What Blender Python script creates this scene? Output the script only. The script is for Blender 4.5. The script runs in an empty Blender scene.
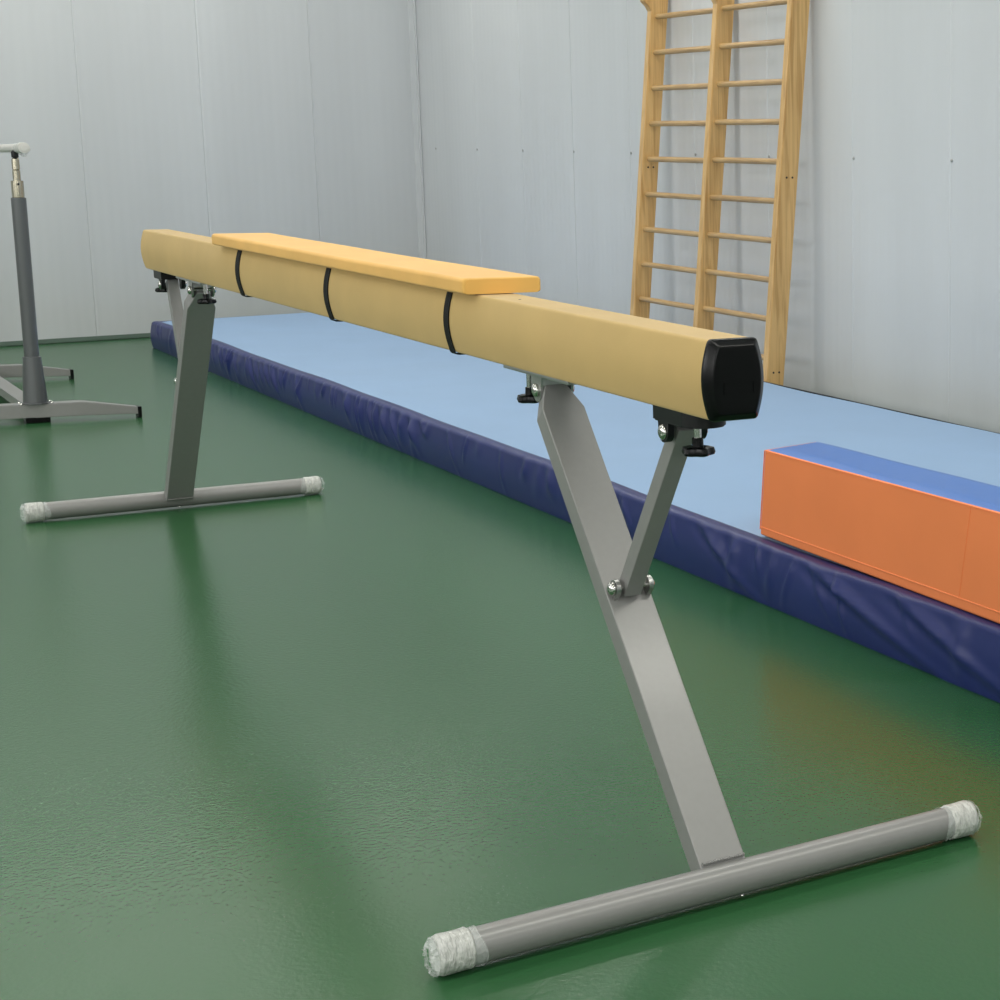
import bpy, bmesh, math, random
from mathutils import Vector, Matrix
random.seed(7)
C = bpy.context.scene.collection
V = Vector

# ------------------------------------------------------------------ tags
def tag(o, label=None, cat=None, group=None, kind=None):
    if label: o['label'] = label
    if cat: o['category'] = cat
    if group: o['group'] = group
    if kind: o['kind'] = kind
    return o

def empty(name, loc, label, cat, group=None):
    o = bpy.data.objects.new(name, None)
    C.objects.link(o); o.location = loc; o.empty_display_size = .1
    return tag(o, label, cat, group)

def obj(name, bm, m, parent=None, smooth=True, label=None, angle=35, wn=True):
    """link a bmesh given in world coordinates as one mesh object"""
    bmesh.ops.recalc_face_normals(bm, faces=bm.faces)
    # keep the origin near the geometry
    me = bpy.data.meshes.new(name)
    bm.to_mesh(me); bm.free()
    me.materials.append(m)
    if smooth:
        me.shade_smooth() if hasattr(me, 'shade_smooth') else None
        try: me.set_sharp_from_angle(angle=math.radians(angle))
        except Exception: pass
    o = bpy.data.objects.new(name, me)
    C.objects.link(o)
    if parent:
        o.parent = parent
        o.matrix_parent_inverse = wm(parent).inverted()
    if label: o['label'] = label
    if smooth and wn:
        w_ = o.modifiers.new('wn', 'WEIGHTED_NORMAL'); w_.keep_sharp = True; w_.weight = 90
    return o

def wm(o):
    m = Matrix.LocRotScale(o.location, o.rotation_euler, o.scale)
    if o.parent: m = wm(o.parent) @ o.matrix_parent_inverse @ m
    return m

# ------------------------------------------------------------------ materials
def mat(name, col, rough=.5, metal=0, coat=0, coat_rough=.1, spec=.5, var=0, vscale=8, bump=0, bscale=40,
        stretch=(1, 1, 1), sheen=0, trans=0, alpha=1, detail=4):
    m = bpy.data.materials.new(name); m.use_nodes = True
    n = m.node_tree.nodes; l = m.node_tree.links
    b = n['Principled BSDF']
    b.inputs['Base Color'].default_value = (*col, 1)
    b.inputs['Roughness'].default_value = rough
    b.inputs['Metallic'].default_value = metal
    b.inputs['Coat Weight'].default_value = coat
    b.inputs['Coat Roughness'].default_value = coat_rough
    b.inputs['Specular IOR Level'].default_value = spec
    b.inputs['Sheen Weight'].default_value = sheen
    b.inputs['Transmission Weight'].default_value = trans
    b.inputs['Alpha'].default_value = alpha
    if var or bump:
        tc = n.new('ShaderNodeTexCoord'); mp = n.new('ShaderNodeMapping')
        mp.inputs['Scale'].default_value = stretch
        l.new(tc.outputs['Object'], mp.inputs['Vector'])
    if var:
        no = n.new('ShaderNodeTexNoise'); no.inputs['Scale'].default_value = vscale; no.inputs['Detail'].default_value = detail
        l.new(mp.outputs[0], no.inputs['Vector'])
        r = n.new('ShaderNodeValToRGB')
        r.color_ramp.elements[0].position = .3; r.color_ramp.elements[1].position = .7
        r.color_ramp.elements[0].color = (*[c*(1-var) for c in col], 1)
        r.color_ramp.elements[1].color = (*[min(1, c*(1+var)) for c in col], 1)
        l.new(no.outputs['Fac'], r.inputs[0]); l.new(r.outputs[0], b.inputs['Base Color'])
    if bump:
        nb = n.new('ShaderNodeTexNoise'); nb.inputs['Scale'].default_value = bscale; nb.inputs['Detail'].default_value = 3
        l.new(mp.outputs[0], nb.inputs['Vector'])
        bp = n.new('ShaderNodeBump'); bp.inputs['Strength'].default_value = bump; bp.inputs['Distance'].default_value = .01
        l.new(nb.outputs['Fac'], bp.inputs['Height']); l.new(bp.outputs[0], b.inputs['Normal'])
    return m

def wood(name, lo, hi, ax, scale=34):
    m = bpy.data.materials.new(name); m.use_nodes = True
    n = m.node_tree.nodes; l = m.node_tree.links; b = n['Principled BSDF']
    b.inputs['Roughness'].default_value = .42; b.inputs['Coat Weight'].default_value = .25; b.inputs['Coat Roughness'].default_value = .25
    tc = n.new('ShaderNodeTexCoord'); mp = n.new('ShaderNodeMapping')
    s = [1, 1, 1]; s[ax] = .045
    mp.inputs['Scale'].default_value = s
    l.new(tc.outputs['Object'], mp.inputs[0])
    no = n.new('ShaderNodeTexNoise'); no.inputs['Scale'].default_value = scale; no.inputs['Detail'].default_value = 6; no.inputs['Distortion'].default_value = 1.2
    l.new(mp.outputs[0], no.inputs[0])
    n2 = n.new('ShaderNodeTexNoise'); n2.inputs['Scale'].default_value = 3; n2.inputs['Detail'].default_value = 2
    l.new(tc.outputs['Object'], n2.inputs[0])
    mx = n.new('ShaderNodeMath'); mx.operation = 'MULTIPLY_ADD'; mx.inputs[1].default_value = .35; 
    l.new(n2.outputs['Fac'], mx.inputs[0]); l.new(no.outputs['Fac'], mx.inputs[2])
    r = n.new('ShaderNodeValToRGB'); e = r.color_ramp.elements
    e[0].position = .5; e[1].position = .78; e[0].color = (*lo, 1); e[1].color = (*hi, 1)
    l.new(mx.outputs[0], r.inputs[0]); l.new(r.outputs[0], b.inputs['Base Color'])
    bp = n.new('ShaderNodeBump'); bp.inputs['Strength'].default_value = .12; bp.inputs['Distance'].default_value = .004
    l.new(no.outputs['Fac'], bp.inputs['Height']); l.new(bp.outputs[0], b.inputs['Normal'])
    return m

def floor_mat():
    m = bpy.data.materials.new('green_epoxy'); m.use_nodes = True
    n = m.node_tree.nodes; l = m.node_tree.links; b = n['Principled BSDF']
    tc = n.new('ShaderNodeTexCoord')
    n1 = n.new('ShaderNodeTexNoise'); n1.inputs['Scale'].default_value = .8; n1.inputs['Detail'].default_value = 1
    l.new(tc.outputs['Object'], n1.inputs[0])
    r = n.new('ShaderNodeValToRGB'); e = r.color_ramp.elements
    e[0].position = .15; e[1].position = .85
    e[0].color = (.026, .115, .040, 1); e[1].color = (.034, .133, .048, 1)
    b.inputs['Base Color'].default_value = (.024, .100, .034, 1)
    rr = n.new('ShaderNodeMapRange'); rr.inputs[1].default_value = .1; rr.inputs[2].default_value = .9
    rr.inputs[3].default_value = .24; rr.inputs[4].default_value = .29
    l.new(n1.outputs['Fac'], rr.inputs[0]); b.inputs['Roughness'].default_value = .235
    b.inputs['Specular IOR Level'].default_value = .29
    # roller-applied orange peel
    n2 = n.new('ShaderNodeTexNoise'); n2.inputs['Scale'].default_value = 75; n2.inputs['Detail'].default_value = 2
    n3 = n.new('ShaderNodeTexNoise'); n3.inputs['Scale'].default_value = 3.5; n3.inputs['Detail'].default_value = 0
    l.new(tc.outputs['Object'], n2.inputs[0]); l.new(tc.outputs['Object'], n3.inputs[0])
    b1 = n.new('ShaderNodeBump'); b1.inputs['Strength'].default_value = .32; b1.inputs['Distance'].default_value = .0022
    b2 = n.new('ShaderNodeBump'); b2.inputs['Strength'].default_value = .03; b2.inputs['Distance'].default_value = .01
    l.new(n2.outputs['Fac'], b1.inputs['Height']); l.new(n3.outputs['Fac'], b2.inputs['Height'])
    l.new(b2.outputs[0], b1.inputs['Normal']); l.new(b1.outputs[0], b.inputs['Normal'])
    return m

M = dict(
    floor=floor_mat(),
    wall=mat('painted_panel', (.585, .60, .618), .38, var=.035, vscale=2.2, stretch=(1, 1, .12), bump=.10, bscale=5, spec=.5),
    ceil=mat('ceiling_white', (.62, .63, .63), .8),
    base=mat('skirting_grey_green', (.12, .17, .14), .5),
    suede=mat('tan_suede', (.56, .375, .135), .82, sheen=.15, var=.05, vscale=5, bump=.06, bscale=350),
    pad=mat('amber_suede', (.82, .46, .115), .8, sheen=.15, var=.05, vscale=6, bump=.05, bscale=10),
    strap=mat('black_webbing', (.006, .006, .006), .7, spec=.25, bump=.2, bscale=200),
    plastic=mat('black_plastic', (.002, .002, .0025), .25, spec=.24),
    black=mat('black_paint', (.006, .006, .007), .4, spec=.3),
    grey=mat('silver_grey_paint', (.255, .25, .243), .40, metal=.15, coat=.22, coat_rough=.15, var=.02, vscale=60),
    dgrey=mat('dark_grey_paint', (.115, .12, .125), .35, metal=.3, coat=.3, coat_rough=.2),
    chrome=mat('chrome', (.62, .61, .58), .16, metal=1),
    steel=mat('brushed_steel', (.42, .42, .41), .33, metal=.9, bump=.1, bscale=90),
    brass=mat('nickel_warm', (.50, .46, .36), .25, metal=1),
    film=mat('white_wrapped_rubber', (.60, .60, .57), .3, coat=.4, coat_rough=.15, bump=.9, bscale=120, var=.2, vscale=70, stretch=(.5, 1.6, .5)),
    thin=mat('clear_film', (.85, .88, .86), .22, alpha=.32, bump=.6, bscale=60),
    white=mat('white_wrap', (.66, .64, .61), .4, bump=.2, bscale=60),
    navy=mat('navy_vinyl', (.017, .027, .138), .38, spec=.4, bump=.03, bscale=4, var=.04, vscale=3),
    light=mat('light_blue_carpet', (.255, .395, .61), .75, sheen=.1, var=.025, vscale=2.5, bump=.1, bscale=150),
    orange=mat('orange_vinyl', (.95, .265, .09), .55, var=.03, vscale=3, bump=.12, bscale=3.5),
    blue=mat('royal_blue_vinyl', (.055, .165, .50), .42, bump=.12, bscale=8),
    hole=mat('dark_screw', (.03, .02, .012), .5),
    wood=wood('pine', (.50, .285, .095), (.70, .44, .175), 2),
    rung=wood('rung_wood', (.36, .215, .085), (.52, .33, .14), 0, 60),
)

# ------------------------------------------------------------------ shapes
def add_prism(bm, pts_fn, rings, close=True, cap=True):
    """rings: list of lists of Vector, lofted"""
    vs = [[bm.verts.new(p) for p in ring] for ring in rings]
    n = len(rings[0])
    for a, b in zip(vs[:-1], vs[1:]):
        for i in range(n if close else n-1):
            j = (i+1) % n
            bm.faces.new((a[i], a[j], b[j], b[i]))
    if cap and close:
        bm.faces.new(vs[0][::-1]); bm.faces.new(vs[-1])
    return vs

def loft(rings, close=True, cap=True, bm=None):
    bm = bm or bmesh.new()
    add_prism(bm, None, rings, close, cap)
    return bm

def frame(a, b, up=V((0, 1, 0))):
    z = (V(b)-V(a)).normalized()
    y = (up - z*up.dot(z))
    if y.length < 1e-4: up = V((1, 0, 0)); y = up - z*up.dot(z)
    y.normalize(); x = y.cross(z)
    return x, y, z

def box(lo, hi, bev=0, seg=2, bm=None):
    bm2 = bmesh.new()
    bmesh.ops.create_cube(bm2, size=1)
    lo, hi = V(lo), V(hi)
    for v in bm2.verts:
        v.co = V([(lo[i]+hi[i])/2 + v.co[i]*(hi[i]-lo[i]) for i in range(3)])
    if bev: bmesh.ops.bevel(bm2, geom=bm2.edges[:], offset=bev, segments=seg, profile=.5, affect='EDGES')
    return merge(bm, bm2)

def merge(bm, bm2):
    if bm is None: return bm2
    me = bpy.data.meshes.new('t'); bm2.to_mesh(me); bm2.free(); bm.from_mesh(me); bpy.data.meshes.remove(me)
    return bm

def beam_box(a, b, w, t, bev=.004, bm=None, up=V((0, 1, 0))):
    """bar from a to b, w along up, t across"""
    x, y, z = frame(a, b, up); L = (V(b)-V(a)).length
    bm2 = box((-t/2, -w/2, 0), (t/2, w/2, L), bev)
    mt = Matrix((( x[0], y[0], z[0], a[0]), (x[1], y[1], z[1], a[1]), (x[2], y[2], z[2], a[2]), (0, 0, 0, 1)))
    bm2.transform(mt)
    return merge(bm, bm2)

def lathe(a, b, prof, seg=28, bm=None, lobes=0, lamp=0):
    """prof: (t along a->b in metres, r); optional lobed radius"""
    x, y, z = frame(a, b)
    rings = []
    for t, r in prof:
        ring = []
        for k in range(seg):
            an = 2*math.pi*k/seg
            rr = r*(1+lamp*math.cos(lobes*an)) if lobes else r
            ring.append(V(a)+z*t+(x*math.cos(an)+y*math.sin(an))*rr)
        rings.append(ring)
    return merge(bm, loft(rings))

def cyl(a, b, r, bev=.002, seg=28, bm=None):
    L = (V(b)-V(a)).length; e = min(bev, L/3, r/2)
    return lathe(a, b, [(0, r-e), (e*.3, r-e*.3), (e, r), (L-e, r), (L-e*.3, r-e*.3), (L, r-e)], seg, bm)

def dome(a, d, r, h, bm=None):
    """bolt head: base at a pointing along d"""
    pr = [(0, r*.98), (h*.25, r)]
    for k in range(1, 6):
        q = k/6*math.pi/2
        pr.append((h*.25+h*.75*math.sin(q), r*math.cos(q)))
    return lathe(a, V(a)+V(d), pr, 20, bm)

# ------------------------------------------------------------------ camera
cam = bpy.data.cameras.new('camera'); co = bpy.data.objects.new('camera', cam); C.objects.link(co)
f_, cx_, cy_, pitch, roll, yaw = 1788.57, 1047.38, 468.85, -.1751, .0158, -.6628
F = V((math.cos(yaw)*math.cos(pitch), math.sin(yaw)*math.cos(pitch), math.sin(pitch)))
R = F.cross(V((0, 0, 1))).normalized(); U = R.cross(F)
R, U = R*math.cos(roll)+U*math.sin(roll), U*math.cos(roll)-R*math.sin(roll)
co.matrix_world = Matrix(((R[0], U[0], -F[0], -3.1535), (R[1], U[1], -F[1], 1.6654), (R[2], U[2], -F[2], 1.5395), (0, 0, 0, 1)))
cam.sensor_width = 36; cam.lens = f_/1000*36
cam.shift_x = (500-cx_)/1000; cam.shift_y = (cy_-500)/1000
cam.clip_start = .05
bpy.context.scene.camera = co

# ------------------------------------------------------------------ room
WY = -3.69                       # right wall plane
CX = 12.6                        # corner
def lx(y): return CX + .165*(y-WY)*-1    # left wall runs slightly out of square
YB, XF, ZC = 8.0, -9.0, 4.6
bm = bmesh.new()
fl = [bm.verts.new(p) for p in ((XF, WY-.1, 0), (CX+.3, WY-.1, 0), (lx(YB)+.3, YB+.1, 0), (XF, YB+.1, 0))]
fc = bm.faces.new(fl)
ex = bmesh.ops.extrude_face_region(bm, geom=[fc])
for v in ex['geom']:
    if isinstance(v, bmesh.types.BMVert): v.co.z = -.1
tag(obj('floor', bm, M['floor'], smooth=False), kind='structure')
bm = box((XF-.2, WY-.2, ZC), (CX+.6, YB+.3, ZC+.1))
tag(obj('ceiling', bm, M['ceil'], smooth=False), kind='structure')

def panel_wall(name, p0, p1, nrm, first, pitch_, film_top=2.1):
    """ribbed sandwich-panel wall: seams every pitch_, shallow ribs between. nrm points into the room"""
    p0, p1, nrm = V(p0), V(p1), V(nrm)
    d = (p1-p0); L = d.length; d.normalize()
    prof = []
    s = 0
    n = int(L/.0125)
    pts = [L*i/n for i in range(n+1)]
    seams = []
    x = first
    while x > 0: x -= pitch_
    while x < L:
        if x > 0: seams.append(x)
        x += pitch_
    for x in seams: pts += [x-.009, x-.003, x, x+.003, x+.009]
    pts = sorted(set(round(q, 4) for q in pts))
    rib = pitch_/12
    for q in pts:
        h = .0006*math.cos(2*math.pi*(q-first)/rib)
        for x in seams:
            if abs(q-x) < .0035: h = -.003
            elif abs(q-x) < .0095: h = .0005
        prof.append(p0+d*q+nrm*h)
    bm = bmesh.new()
    back = -.06
    lowr = prof + [p1+nrm*back, p0+nrm*back]
    rings = [lowr, [v+V((0, 0, ZC)) for v in lowr]]
    bm = loft(rings)
    o = obj(name, bm, M['wall'], angle=60)
    tag(o, kind='structure')
    return seams
# right wall: seams measured from the photo (X = 4.5 + .945 k)
panel_wall('wall_right', (XF, WY, 0), (CX, WY, 0), (0, 1, 0), 4.56-XF, .957)
d_left = (V((lx(YB), YB, 0))-V((CX, WY, 0))).normalized()
n_left = V((-d_left.y, d_left.x, 0))
if n_left.x > 0: n_left = -n_left
sl = panel_wall('wall_left', (CX, WY, 0), (lx(YB), YB, 0), n_left, .93, .90)
tag(obj('wall_back', box((XF-.1, WY-.1, 0), (XF, YB+.1, ZC)), M['wall'], smooth=False), kind='structure')
tag(obj('wall_front', box((XF, YB, 0), (lx(YB)+.2, YB+.1, ZC)), M['wall'], smooth=False), kind='structure')
# small skirting along the left wall, and corner trim
a = V((CX, WY, 0))+n_left*.008; b = V((lx(YB-.1), YB-.1, 0))+n_left*.008
tag(obj('baseboard_left', beam_box(a+V((0, 0, .02)), b+V((0, 0, .02)), .032, .014, .003, up=V((0, 0, 1))), M['base']), kind='structure')
bm = box((CX-.055, WY+.003, 0), (CX-.005, WY+.012, ZC-.01), .002)
bm = beam_box(V((CX-.012, WY+.03, 0)), V((CX-.012, WY+.03, ZC-.01)), .05, .012, .002, bm=bm)
tag(obj('trim_1', bm, M['wall']), kind='structure')
# wall screws on the panel seams
bm = bmesh.new()
for k in range(-5, 9):
    x = 4.56+.957*k
    if -8 < x < 12.4: merge(bm, dome((x-.012, WY+.001, 1.49), (0, 1, 0), .009, .006))
tag(obj('trim_2', bm, M['steel']), kind='structure')

# ------------------------------------------------------------------ blue mat
ZM = .212
def mat_edge_y(x): return -1.236
def fold(x, z):
    return 0
rnd = random.Random(11)
folds = []
x = -1.4
while x < 11.4:
    dens = .10 if 5.5 < x < 10.5 else .22
    folds.append((x, rnd.uniform(.006, .022)*(1.25 if 5.5 < x < 9.5 else 1), rnd.uniform(.012, .045), rnd.uniform(-.55, .9), rnd.uniform(.25, 1)))
    x += rnd.uniform(.35, 1.7)*dens
# two long diagonal folds in the near stretch of the cover
folds += [(2.55, .02, .05, 1.9, 1), (1.75, .024, .08, 3.6, 1), (1.25, .02, .07, 3.2, 1)]
def wrinkle(x, t):
    """t = 0 at the top edge, 1 at the floor"""
    s = 0
    for fx, am, wd, sl_, ln in folds:
        dx = x-(fx-sl_*t*.2)
        if abs(dx) < wd*3.2:
            g = math.exp(-(dx/wd)**2)-.35*math.exp(-((dx-wd*1.6)/wd)**2)
            s += am*g*max(0, 1-t/ln*.85)*(.35+.65*min(1, t*5))
    return s
def ztop(x):
    z = ZM if x < 7.5 else ZM-(x-7.5)/4*.012
    return z + .0025*math.sin(x*2.1)+.0015*math.sin(x*5.3+1)
XE0, XE1 = -1.5, 11.43        # along the near edge
YN, YF_ = -1.236, -3.33
def endx(y): return XE1 + (YN-y)*.20
mat_o = empty('gym_mat', (5, -2.3, 0), 'long pale blue floor mat with a navy vinyl side, lying along the right-hand wall', 'mat')
bm = bmesh.new()
rings = []
nx = 1500
for i in range(nx+1):
    x = XE0+(XE1-XE0)*i/nx
    zt = ztop(x)
    ring = []
    for k in range(15):                       # side, from the floor up
        t = 1-k/14
        y = YN + .012*math.sin(math.pi*t)*1.0 + wrinkle(x, t)
        ring.append(V((x, y, max(.001, (zt-.022)*(1-t)))))
    for k in range(1, 7):                     # rounded lip
        q = k/6*math.pi/2
        w = wrinkle(x, 0)
        ring.append(V((x, YN-.022+.022*math.cos(q)+w*(1-k/6), zt-.022+.022*math.sin(q))))
    sag = .0012*math.sin(x*14)+.0012*math.sin(x*23+2)
    ring.append(V((x, YN-.040, zt+.0005+sag*.3)))
    ring.append(V((x, YN-.058+.003*math.sin(x*3.1), zt-.0012)))
    ring.append(V((x, YN-.075, zt-.012)))
    rings.append(ring)
add_prism(bm, None, rings, close=False)
# far short end of the cover
rings = []
for i in range(121):
    y = YN-.01+(YF_-YN)*i/120
    x = endx(y); zt = ztop(XE1)
    w = .006*math.sin(y*23)+.005*math.sin(y*41+1)
    rings.append([V((x+w, y, .001)), V((x+.01+w, y, zt*.5)), V((x+w*.5, y, zt-.02)), V((x-.007, y, zt-.005)), V((x-.022, y, zt)), V((x-.05, y, zt-.001)), V((x-.06, y, zt-.012))])
add_prism(bm, None, rings, close=False)
obj('side_cover', bm, M['navy'], mat_o, angle=80, label='navy blue vinyl side cover with creases')
bm = bmesh.new()
rings = []
for i in range(201):
    u = i/200
    rg = []
    for k in range(31):
        y = YN-.052 + (YF_-(YN-.052))*k/30
        x = XE0+(endx(y)-.05-XE0)*u
        z = ztop(x) + .004*k/30*1.0 - (.0 if 0 < k < 30 else .003)
        rg.append(V((x, y, z)))
    rg = [V((rg[0].x, rg[0].y, .01))] + rg + [V((rg[-1].x, rg[-1].y-.003, .18)), V((rg[-1].x, rg[-1].y, .01))]
    rings.append(rg)
bm = loft(rings)
obj('top_surface', bm, M['light'], mat_o, angle=60, label='pale blue carpeted top')
bm = bmesh.new()   # black strip standing in for the shade in the wall gap
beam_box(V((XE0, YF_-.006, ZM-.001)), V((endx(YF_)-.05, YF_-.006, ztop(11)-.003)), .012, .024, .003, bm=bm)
obj('gap_shade', bm, M['black'], mat_o, label='thin black strip standing in for the shade in the gap by the wall')

# ------------------------------------------------------------------ foam block
BX1, BX0, BY1, BY0 = 2.250, .15, -1.290, -1.53
BZ0, BZ1 = ZM+.004, .522
blk = empty('foam_block', ((BX0+BX1)/2, (BY0+BY1)/2, BZ0), 'long orange vinyl foam block with a blue top, lying on the pale blue mat', 'foam block')
bm = box((BX0, BY0, BZ0), (BX1, BY1, BZ1-.006), .008, 3)
obj('body', bm, M['orange'], blk, label='orange vinyl sides')
bm = bmesh.new()
rings = []
for i in range(61):
    x = BX0+.004+(BX1-BX0-.008)*i/60
    rg = []
    for k in range(13):
        y = BY0+.004+(BY1-BY0-.008)*k/12
        e = min(k, 12-k, i, 60-i)
        z = BZ1+.004*min(1, e/2)+.0025*math.sin(x*9+y*7)*min(1, e/3)
        if e == 0: z = BZ1-.008
        rg.append(V((x, y, z)))
    rings.append(rg)
bm = loft(rings, close=False)
obj('top_panel', bm, M['blue'], blk, angle=80, label='royal blue top')
bm = bmesh.new()
cyl((BX0, BY1+.001, BZ1-.008), (BX1, BY1+.001, BZ1-.008), .0016, .001, 8, bm)
cyl((BX1+.001, BY0, BZ1-.008), (BX1+.001, BY1, BZ1-.008), .0016, .001, 8, bm)
cyl((BX0, BY1, BZ0+.035), (BX1, BY1, BZ0+.028), .0022, .001, 8, bm)
cyl((BX1, BY1, BZ0+.02), (BX1, BY1, BZ1-.01), .0025, .001, 8, bm)
cyl((1.02, BY1, BZ0+.03), (1.0, BY1, BZ1-.01), .002, .001, 8, bm)
obj('piping', bm, M['orange'], blk, label='orange seams and piping')

for o in C.objects:
    if o.parent is blk:
        for v in o.data.vertices:
            t = BX1-v.co.x; hz = (v.co.z-BZ0)/(BZ1-BZ0)
            v.co.x += -.042*hz+.25*(BY1-v.co.y)*max(0, 1-t/.8)
            v.co.y += .018*t
            v.co.z += (.004+.014*t)*hz
# ------------------------------------------------------------------ balance beam
H = 1.1688; BL = 4.99
def profile(g=0., cr=.007):
    """beam section in (y,z), barrel sides; g grows it outwards"""
    pts = []
    h = .16
    n = 14
    def side(t):  # t 0 top..1 bottom, half width
        return .050+.0155*math.sin(math.pi*t)**.9
    right = []
    for k in range(n+1):
        t = k/n
        right.append((side(t), h*(.5-t)))
    # round the corners
    def rc(p, prv, nxt):
        p = V((p[0], p[1])); a = (V(prv)-p).normalized()*cr; b = (V(nxt)-p).normalized()*cr
        out = []
        for k in range(5):
            s = k/4
            out.append(((p+a)*(1-s)**2+p*2*s*(1-s)+(p+b)*s**2))
        return [(q.x, q.y) for q in out]
    top = rc(right[0], (0, h/2), right[1]); bot = rc(right[-1], right[-2], (0, -h/2))
    r = top+right[1:-1]+bot
    full = r+[(-y, z) for y, z in r[::-1]]
    out = []
    for i, (y, z) in enumerate(full):
        p = V((y, z)); a = V(full[i-1]); b = V(full[(i+1) % len(full)])
        tn = (b-a).normalized(); nn = V((-tn.y, tn.x))
        if nn.dot(p) < 0: nn = -nn
        q = p+nn*g
        out.append((q.x, q.y))
    return out
def ring_at(x, pf, sc=1): return [V((x, y*sc, H-.08+z*sc)) for y, z in pf]
def inner(x, sy, sz): return [V((x, v.y*sy, H-.08+(v.z-H+.08)*sz)) for v in ring_at(0, profile(0))]
bb = empty('balance_beam', (2.5, 0, 0), 'tan suede-covered balance beam on two grey steel legs with tube feet, standing across the green floor', 'balance beam')
pf = profile()
xs = [0, .002] + [.1*k for k in range(1, 50)] + [BL-.002, BL]
bm = loft([ring_at(x, pf, .985 if x in (0, BL) else 1) for x in xs])
obj('beam_body', bm, M['suede'], bb, angle=50, label='tan suede-covered bar with barrel-shaped sides')
# black end cap: lip, bevelled rim, sunk panel
bm = loft([ring_at(.0, profile(.0005), 1), ring_at(-.002, profile(.0015), 1), ring_at(-.010, profile(.0015), 1), ring_at(-.014, profile(-.001), 1),
           inner(-.024, .83, .87), inner(-.0255, .80, .845), inner(-.026, .77, .82), inner(-.026, .6, .65)])
cap = obj('end_cap', bm, M['plastic'], bb, angle=40, label='black plastic end cap')
bm = bmesh.new()
for (y0, y1, z0, z1) in ((-.036, .030, -.006, -.0045), (-.036, .030, -.026, -.0245), (-.036, -.0345, -.026, -.0045), (.0285, .030, -.026, -.0045)):
    box((-.0276, y0, H-.08+z0), (-.0262, y1, H-.08+z1), 0, bm=bm)
obj('badge_outline', bm, M['plastic'], cap, smooth=False, label='raised rectangle on the black cap')

# tiny pin holes on top of the cover
for x, y in ((1.05, .012),):
    obj('rivet', dome((x, y, H-.0005), (0, 0, 1), .004, .0015), M['hole'], bb)

def knob(parent, x, y, ztop_, drop=0):
    sc = obj('screw', cyl((x, y, ztop_-.034-drop), (x, y, ztop_), .008, .001, 16), M['chrome'], parent, label='chrome screw')
    zb = ztop_-.022-drop
    bm = lathe((x, y, zb), (x, y, zb-1), [(0, .010), (.001, .0115), (.018, .012), (.020, .013)], 24)
    lathe((x, y, zb-.018), (x, y, zb-1), [(0, .020), (.003, .0295), (.012, .032), (.017, .030), (.019, .024)], 60, bm, lobes=5, lamp=.13)
    obj('knob', bm, M['plastic'], parent, label='black star-shaped knob')

def slanted(a, b, w, t, chamf, bev, cut_z=None):
    """flat rectangular tube with its top corners cut off"""
    x, y, z = frame(a, b); L = (V(b)-V(a)).length
    hw = w/2
    poly = [(-hw, 0), (hw, 0), (hw, L-chamf*1.1), (hw-chamf*.42, L), (-hw+chamf*.42, L), (-hw, L-chamf*1.1)]
    lo = [V(a)+x*(-t/2)+y*p[0]+z*p[1] for p in poly]
    hi = [V(a)+x*(t/2)+y*p[0]+z*p[1] for p in poly]
    bm = loft([lo, hi])
    bmesh.ops.bevel(bm, geom=bm.edges[:], offset=bev, segments=3, profile=.5, affect='EDGES')
    return bm

def foot(parent, X, ya, yb, leg_y=0, near=True):
    zt = .041; r = .0355; CL = .066
    f = obj('foot_tube', cyl((X, yb+.02, zt), (X, ya-.02, zt), r, .002, 48), M['grey'], parent, label='silver-grey round floor tube')
    for y, s in ((ya, 1), (yb, -1)):
        x0 = V((X, y-s*.088, zt)); 
        bm = bmesh.new()
        rr = random.Random(int(abs(y)*1000)+int(X*10))
        prof = [(-.003, .0362), (0, .0382), (.003, .0396), (.02, .0390), (.045, .0398), (.056, .0394), (.062, .0372), (.0645, .032), (.0655, .02), (.066, .006)]
        rings = []
        for t, rad in prof:
            ring = []
            for k in range(64):
                an = 2*math.pi*k/64
                q = rad*(1+rr.uniform(-.012, .012)+.010*math.sin(an*7+t*90)+.008*math.sin(an*13-t*140))
                p = V((X+q*math.cos(an), y-s*CL+s*t, zt+q*math.sin(an)))
                p.z = max(.0015, p.z)
                ring.append(p)
            rings.append(ring)
        bm = loft(rings)
        c = obj('end_cap', bm, M['film'], f, angle=70, label='white foot cap wrapped in clear film')
        # loose film: a ruffled skirt on the tube and a crumpled tuft past the cap
        bm = bmesh.new()
        rings = []
        for t in range(9):
            ring = []
            for k in range(48):
                an = 2*math.pi*k/48
                q = .0372+.0022*rr.random()*(t/8)
                ring.append(V((X+q*math.cos(an), y-s*(CL+.002+.0022*t+.006*math.sin(an*2+1)*t/8), max(.003, zt+q*math.sin(an)))))
            rings.append(ring)
        add_prism(bm, None, rings, cap=False)
        rings = []
        for t in range(6):
            ring = []
            for k in range(40):
                an = 2*math.pi*k/40
                q = (.038-.0035*t)*(1+rr.uniform(-.2, .12)*(.3+t/5))
                ring.append(V((X+q*math.cos(an), y+s*(.001+.0022*t+rr.uniform(-.004, .004)*(t > 0)), max(.002, zt+q*math.sin(an)))))
            rings.append(ring)
        add_prism(bm, None, rings, cap=False)
        obj('film_wrap', bm, M['thin'], c, angle=10, label='crumpled clear film')
    # weld bead and underside stud
    obj('stud', dome((X-.02, -.003, .010), (-.4, 0, -1), .0045, .006), M['chrome'], f, label='small bright screw under the tube')
    return f

zu = H-.16                                       # underside of the bar
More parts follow.
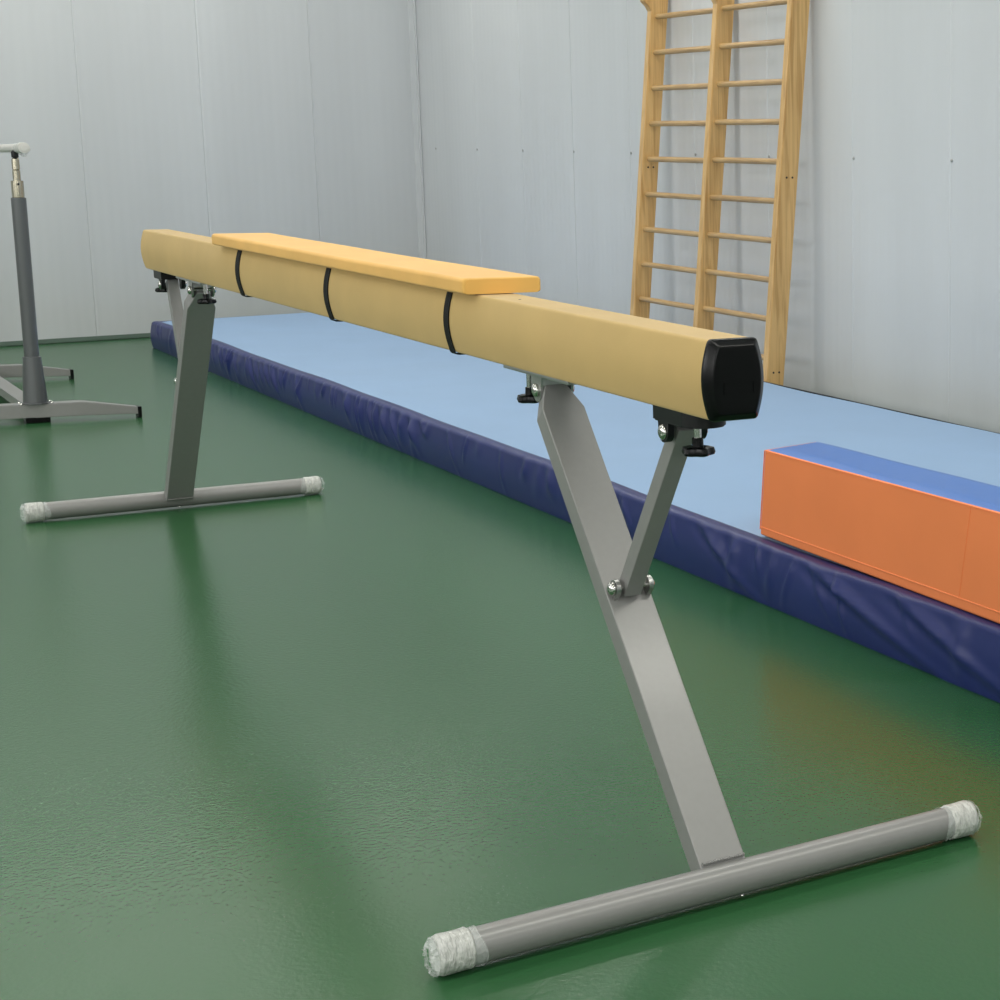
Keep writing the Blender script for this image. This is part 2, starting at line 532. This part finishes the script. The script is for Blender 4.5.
# ---- near support (beam end toward the camera)
def support(s, X0, fx, top, lugz, ya, yb, la, lb):
    """s=+1: leg rises toward +X (near end); s=-1 mirrored (far end)"""
    a = V((fx, la, .055)); b = V((top, lb, .972))
    x, y, z = frame(a, b)
    x = V((x.x, 0, x.z)).normalized()
    fo = foot(bb, fx-.03*s, ya, yb, near=(s > 0))
    leg = obj('leg', slanted(a, b, .103, .052, .07, .003), M['grey'], bb, angle=40, label='wide silver-grey slanting leg')
    # weld bead where the leg meets the tube
    fx0 = a+z*((.062-a.z)/z.z)+x*(-.027 if x.x > 0 else .027)
    wp = [(k*.0016, .0028+.0011*math.sin(k*1.9)) for k in range(61)]
    obj('weld_bead', lathe(fx0+V((-.004, -.048, .003)), fx0+V((-.004, .048, .003)), wp, 10), M['grey'], leg, label='bumpy weld bead')
    # clevis at the top of the leg
    plate = obj('mounting_plate', box((min(top-.20*s, top+.19*s), -.047, zu-.007), (max(top-.20*s, top+.19*s), .047, zu+.001), .0015), M['steel'], bb, label='flat steel plate under the bar')
    bm = bmesh.new()
    for yy in (-.040, .034):
        rings = []
        for k in (0, 1):
            pts = []
            for j in range(13):
                an = math.pi*j/12
                pts.append(V((top+.024*math.cos(an), yy+k*.006, .964-.024*math.sin(an))))
            pts += [V((top-.030, yy+k*.006, zu-.004)), V((top+.030, yy+k*.006, zu-.004))]
            rings.append(pts)
        loft(rings, bm=bm)
    box((top-.026, -.034, zu-.03), (top+.026, .034, zu-.004), .002, bm=bm)
    obj('clevis', bm, M['steel'], bb, smooth=False, label='steel hinge bracket')
    bm = cyl((top, -.046, .968), (top, .044, .968), .007, .001, 16)
    dome((top, .040, .968), (0, 1, 0), .0165, .012, bm); dome((top, -.040, .968), (0, -1, 0), .0145, .012, bm)
    obj('hinge_bolt', bm, M['chrome'], bb, label='domed chrome bolt')
    knob(bb, top+.112*s, .012, zu-.006, .020)
    # pivot lugs part-way down, on the outward face of the leg
    t = (lugz-a.z)/(b.z-a.z); mid = a+(b-a)*t
    out = x if x.x*s < 0 else -x
    pv = mid+out*(.026+.018)
    bm = bmesh.new()
    for yy in (-.047, .030):
        rings = []
        for k in (0, 1):
            pts = []
            for j in range(17):
                an = math.pi*(j/16)-math.pi/2
                pts.append(pv+V((0, yy+k*.010, 0))+out*(.020*math.cos(an))+z*(.020*math.sin(an)))
            base = V((0, yy+k*.010, 0))
            pts += [mid+out*.025+base+z*.020, mid+out*.025+base-z*.020]
            rings.append(pts)
        loft(rings, bm=bm)
    lug = obj('pivot_lug', bm, M['steel'], leg, smooth=False, label='pair of rounded welded lugs')
    bm = cyl(pv+V((0, -.052, 0)), pv+V((0, .042, 0)), .007, .001, 16)
    dome(pv+V((0, .041, 0)), (0, 1, 0), .0155, .012, bm); dome(pv+V((0, -.047, 0)), (0, -1, 0), .012, .010, bm)
    obj('pivot_bolt', bm, M['chrome'], leg, label='domed chrome pivot bolt')
    # outward brace up to the black bracket at the end of the bar
    bt = V((X0+.215*s, 0, .962))
    ux, uy, uz = frame(pv, bt)
    obj('brace', beam_box(pv-uz*.012, bt+uz*.012, .042, .040, .004), M['grey'], bb, label='slim square grey brace')
    xa, xb = sorted((X0+.02*s, X0+.255*s))
    pl = [V((X0+.255*s, -.048, 0)), V((X0+.255*s, .048, 0))]+[V((X0+s*(.128-.048*math.sin(math.pi*j/16)), .048*math.cos(math.pi*j/16), 0)) for j in range(17)]
    bm = loft([[p+V((0, 0, zu-.030)) for p in pl], [p+V((0, 0, zu+.001)) for p in pl]])
    bmesh.ops.bevel(bm, geom=[e for e in bm.edges if abs(e.verts[0].co.z-e.verts[1].co.z) < .001 and e.verts[0].co.z < zu-.02], offset=.003, segments=2, affect='EDGES')
    for yy in (-.045, .031):
        rings = []
        for k in (0, 1):
            pts = [bt+V((.022*math.cos(math.pi*j/12), yy+k*.014, -.022*math.sin(math.pi*j/12)-.004)) for j in range(13)]
            pts += [bt+V((-.026, yy+k*.014, .035)), bt+V((.026, yy+k*.014, .035))]
            rings.append(pts)
        loft(rings, bm=bm)
    br = obj('end_bracket', bm, M['black'], bb, angle=30, label='black bracket under the end of the bar')
    bm = dome(bt+V((0, .044, -.004)), (0, 1, 0), .0165, .010)
    dome(bt+V((0, -.044, -.004)), (0, -1, 0), .0165, .010, bm)
    obj('bracket_bolt', bm, M['chrome'], br, label='domed chrome bolt')
    knob(bb, X0+.122*s, .014, zu-.028, .002)

support(1, 0, .042, .893, .545, .632, -.600, .022, .004)
support(-1, BL, 4.93, 4.285, .555, .570, -.583, 0, 0)

# ------------------------------------------------------------------ amber pad strapped on top
pad = empty('beam_pad', (2.5, -.01, H), 'amber suede pad strapped over the middle of the tan balance beam', 'pad')
PX0, PX1, PY0, PY1 = 1.225, 3.705, -.115, .088
bm = bmesh.new(); rings = []
pts_x = [PX0+(PX1-PX0)*k/90 for k in range(91)]
def padsec(x, shr):
    bow = .004*math.sin((x-PX0)/(PX1-PX0)*math.pi)
    z0 = H+.002; z1 = H+.042-bow*.5+.0005*math.sin(x*5)
    w0, w1 = PY0+shr, PY1-shr
    z1 -= shr*.6
    r = .011; out = []
    for (cy2, cz, a0) in ((w1-r, z1-r, 0), (w0+r, z1-r, 90), (w0+r, z0+r*.6, 180), (w1-r, z0+r*.6, 270)):
        for k in range(6):
            an = math.radians(a0+k*18)
            rz = r if a0 < 180 else r*.6
            out.append(V((x, cy2+r*math.cos(an), cz+rz*math.sin(an))))
    return out
rings = [padsec(PX0, .008), padsec(PX0+.002, .003)]+[padsec(x, 0) for x in [PX0+.007]+pts_x[1:-1]+[PX1-.007]]+[padsec(PX1-.002, .003), padsec(PX1, .008)]
bm = loft(rings)
obj('pad_body', bm, M['pad'], pad, angle=60, label='amber suede cushion')
for sx, hw in ((1.41, .018), (2.44, .021), (3.46, .024)):
    pf2 = [p for p in profile(.0012)]; pf3 = [p for p in profile(.0032)]
    # open loop: skip the top, ends tucked under the pad
    idx = [i for i in range(len(pf2)) if pf2[i][1] < .0765]
    def lp(pfx, x): return [V((x, pfx[i][0], H-.08+pfx[i][1]-(.003 if pfx[i][1] < -.07 else 0))) for i in idx]
    o1, o0 = lp(pf3, sx-hw), lp(pf3, sx+hw)
    i1, i0 = lp(pf2, sx-hw), lp(pf2, sx+hw)
    rings = [[a_, b_, c_, d_] for a_, b_, c_, d_ in zip(o1, o0, i0, i1)]
    obj('strap', loft(rings), M['strap'], pad, angle=40, label='black webbing strap round the bar')

# ------------------------------------------------------------------ wall bars
SL = .089                                  # lean per metre of height
def back_y(z): return -3.445-SL*z
DP, TH = .112, .062
wb = empty('wall_bars', (6.8, -3.4, 0), 'tall pine wall bars with two bays of rungs, leaning on the wall behind the mat', 'wall bars')
posts = (5.915, 6.815, 7.715)
ZT = 2.68
for i, px in enumerate(posts):
    rings = []
    zs = [0.0, 2.39, 2.42, 2.45, 2.60, ZT]
    fr = [0, 0, .02, .055, .07, .05]
    for z, fwd in zip(zs, fr):
        y0 = back_y(z); y1 = y0+DP+fwd
        rings.append([V((px, y0, z)), V((px+TH, y0, z)), V((px+TH, y1, z)), V((px, y1, z))])
    bm = loft(rings)
    ed = [e for e in bm.edges if abs(e.verts[0].co.z-e.verts[1].co.z) > .001]
    bmesh.ops.bevel(bm, geom=ed, offset=.004, segments=2, affect='EDGES')
    up = obj('upright', bm, M['wood'], wb, smooth=False, label='pale pine upright board')
    if i != 1:
        hs = [1.405] if i == 2 else [1.375, .262]
        for hz in hs:
            for fy in (.035, .072):
                bm = cyl((px-.0012, back_y(hz)+fy, hz), (px+.002, back_y(hz)+fy, hz), .0062, .0005, 12)
                obj('screw', bm, M['hole'], up, label='dark countersunk screw')
for bay in (0, 1):
    xa, xb = posts[bay]+TH-.004, posts[bay+1]+.004
    for k in range(11):
        z = 2.358-.2252*k+.006*(1-bay)
        yc = back_y(z)+DP*.60
        bm = cyl((xa, yc, z), (xb, yc, z), .0175, .0005, 20)
        obj('rung', bm, M['rung'], wb)

# ------------------------------------------------------------------ uneven bars frame, far left
ub = empty('gymnastics_bar', (8.7, .1, 0), 'grey steel gymnastics bar stand with a white wrapped rail, cut by the left edge', 'gymnastics bar')
def base_foot(X, yc, skew, half):
    bm = bmesh.new(); rings = []
    for t in (-1, -.97, -.45, -.2, 0, .2, .45, .97, 1):
        y = yc+half*t; x = X+skew*half*t
        h = .105 if abs(t) < .5 else .105-.045*(abs(t)-.45)/.55
        w = .05 if abs(t) < .5 else .05-.017*(abs(t)-.45)/.55
        z0 = .03 if abs(t) < .5 else .03-.008*(abs(t)-.45)/.55
        rings.append([V((x-w, y, z0)), V((x+w, y, z0)), V((x+w, y, h)), V((x-w, y, h))])
    bm = loft(rings)
    bmesh.ops.bevel(bm, geom=bm.edges[:], offset=.004, segments=2, affect='EDGES')
    ft = obj('foot', bm, M['grey'], ub, angle=30, label='tapered grey base foot')
    for t in (-1, 1):
        y = yc+half*t; x = X+skew*half*t
        obj('foot_pad', box((x-.036, y-.012 if t > 0 else y-.008, .001), (x+.036, y+.008 if t > 0 else y+.012, .064), .003), M['plastic'], ft, label='black rubber end pad')
    obj('foot_pad', box((X-.045, yc-.06, .0), (X+.045, yc+.06, .032), .003), M['plastic'], ft, label='black rubber pad under the post')
    return ft
for X, yc in ((7.87, .077), (9.85, .08)):
    base_foot(X, yc, .15, .495)
    zb = .105
    bm = lathe((X, yc, zb), (X, yc, 3), [(0, .075), (.006, .075), (.007, .060), (.05, .058), (.255, .0445), (.257, .040)], 36)
    obj('post_sleeve', bm, M['dgrey'], ub, label='tapered dark grey socket')
    obj('post', cyl((X, yc, zb+.25), (X, yc, 1.215), .0365, .002, 36), M['dgrey'], ub, label='dark grey round post')
    obj('collar', cyl((X, yc, 1.215), (X, yc, 1.305), .030, .003, 32), M['brass'], ub, label='warm metal collar with a pin hole')
    bm = cyl((X-.0305, yc, 1.287), (X-.0285, yc, 1.287), .006, .0004, 12)
    obj('pin_hole', bm, M['black'], ub)
    bm = lathe((X, yc, 1.305), (X, yc, 3), [(0, .019), (.054, .019), (.057, .014), (.06, .019), (.115, .0185), (.12, .012)], 24)
    obj('adjuster', bm, M['brass'], ub, label='bright threaded adjuster')
    bm = lathe((X, yc, 1.425), (X, yc, 3), [(0, .010), (.003, .017), (.03, .018), (.04, .012)], 24)
    obj('swivel', bm, M['black'], ub, label='black swivel joint')
    for dx, dy in ((-.055, -.055), (-.055, .055), (.055, -.055), (.055, .055)):
        obj('base_bolt', dome((X+dx*.6, yc+dy*1.35, zb-.002), (0, 0, 1), .009, .012), M['chrome'], ub, label='bright base bolt')
obj('base_rail', beam_box(V((7.91, .077, .065)), V((9.80, .08, .065)), .085, .05, .004), M['grey'], ub, label='flat grey rail joining the feet')
rail = obj('rail', lathe((7.66, .062, 1.479), (10.0, .08, 1.452), [(0, .024), (.002, .028), (.09, .0285), (.12, .025), (.3, .022), (2.0, .022), (2.29, .024), (2.3, .022)], 28), M['white'], ub, label='white wrapped rail')
obj('rail_cap', lathe((7.662, .062, 1.479), (6, .05, 1.49), [(0, .020), (.004, .019), (.005, .012)], 24), M['white'], rail, label='round white end cap')
bm = bmesh.new(); rr = random.Random(3)
rings = []
for t in range(7):
    rings.append([V((7.68+.02*t+rr.uniform(-.004, .004), .062+(.0295+rr.uniform(0, .004))*math.cos(2*math.pi*k/24), 1.476+(.0295+rr.uniform(0, .004)+(.012 if k in (17, 18, 19) and t < 3 else 0))*math.sin(2*math.pi*k/24))) for k in range(24)])
add_prism(bm, None, rings, cap=False)
obj('film_wrap', bm, M['thin'], rail, angle=10, label='crumpled clear film')

# ------------------------------------------------------------------ light
def area(x, y, z, sx, sy, power, col=(1, .985, .95), rot=(0, 0, 0)):
    l = bpy.data.lights.new('lamp', 'AREA'); l.shape = 'RECTANGLE'; l.size = sx; l.size_y = sy; l.energy = power; l.color = col
    o = bpy.data.objects.new('lamp', l); C.objects.link(o); o.location = (x, y, z); o.rotation_euler = rot
    return o
for lxp in (-5.3, -1.3, 2.7, 6.7, 10.6):
    area(lxp, -1.2, ZC-.12, .3, 4.2, 72, (1, .98, .90))
    area(lxp, 4.6, ZC-.12, .3, 4.2, 52)
# added fill lights on the unseen left side, brightening the upright faces
for lxp in (-6, -2, 2, 6):
    area(lxp, YB-.05, 2.5, 2.6, 1.6, 72, (1, .99, .97), (math.radians(-90), 0, 0))
area(XF+.05, 2.2, 2.4, 1.6, 5, 88, (1, .99, .97), (0, math.radians(-90), 0))  # added fill light behind the camera
w = bpy.data.worlds.new('w'); bpy.context.scene.world = w; w.use_nodes = True
w.node_tree.nodes['Background'].inputs[0].default_value = (.8, .85, .9, 1)
w.node_tree.nodes['Background'].inputs[1].default_value = .3
sc = bpy.context.scene
sc.view_settings.view_transform = 'Standard'; sc.view_settings.look = 'None'
sc.view_settings.gamma = 1; sc.view_settings.use_curve_mapping = False
sc.view_settings.exposure = .2
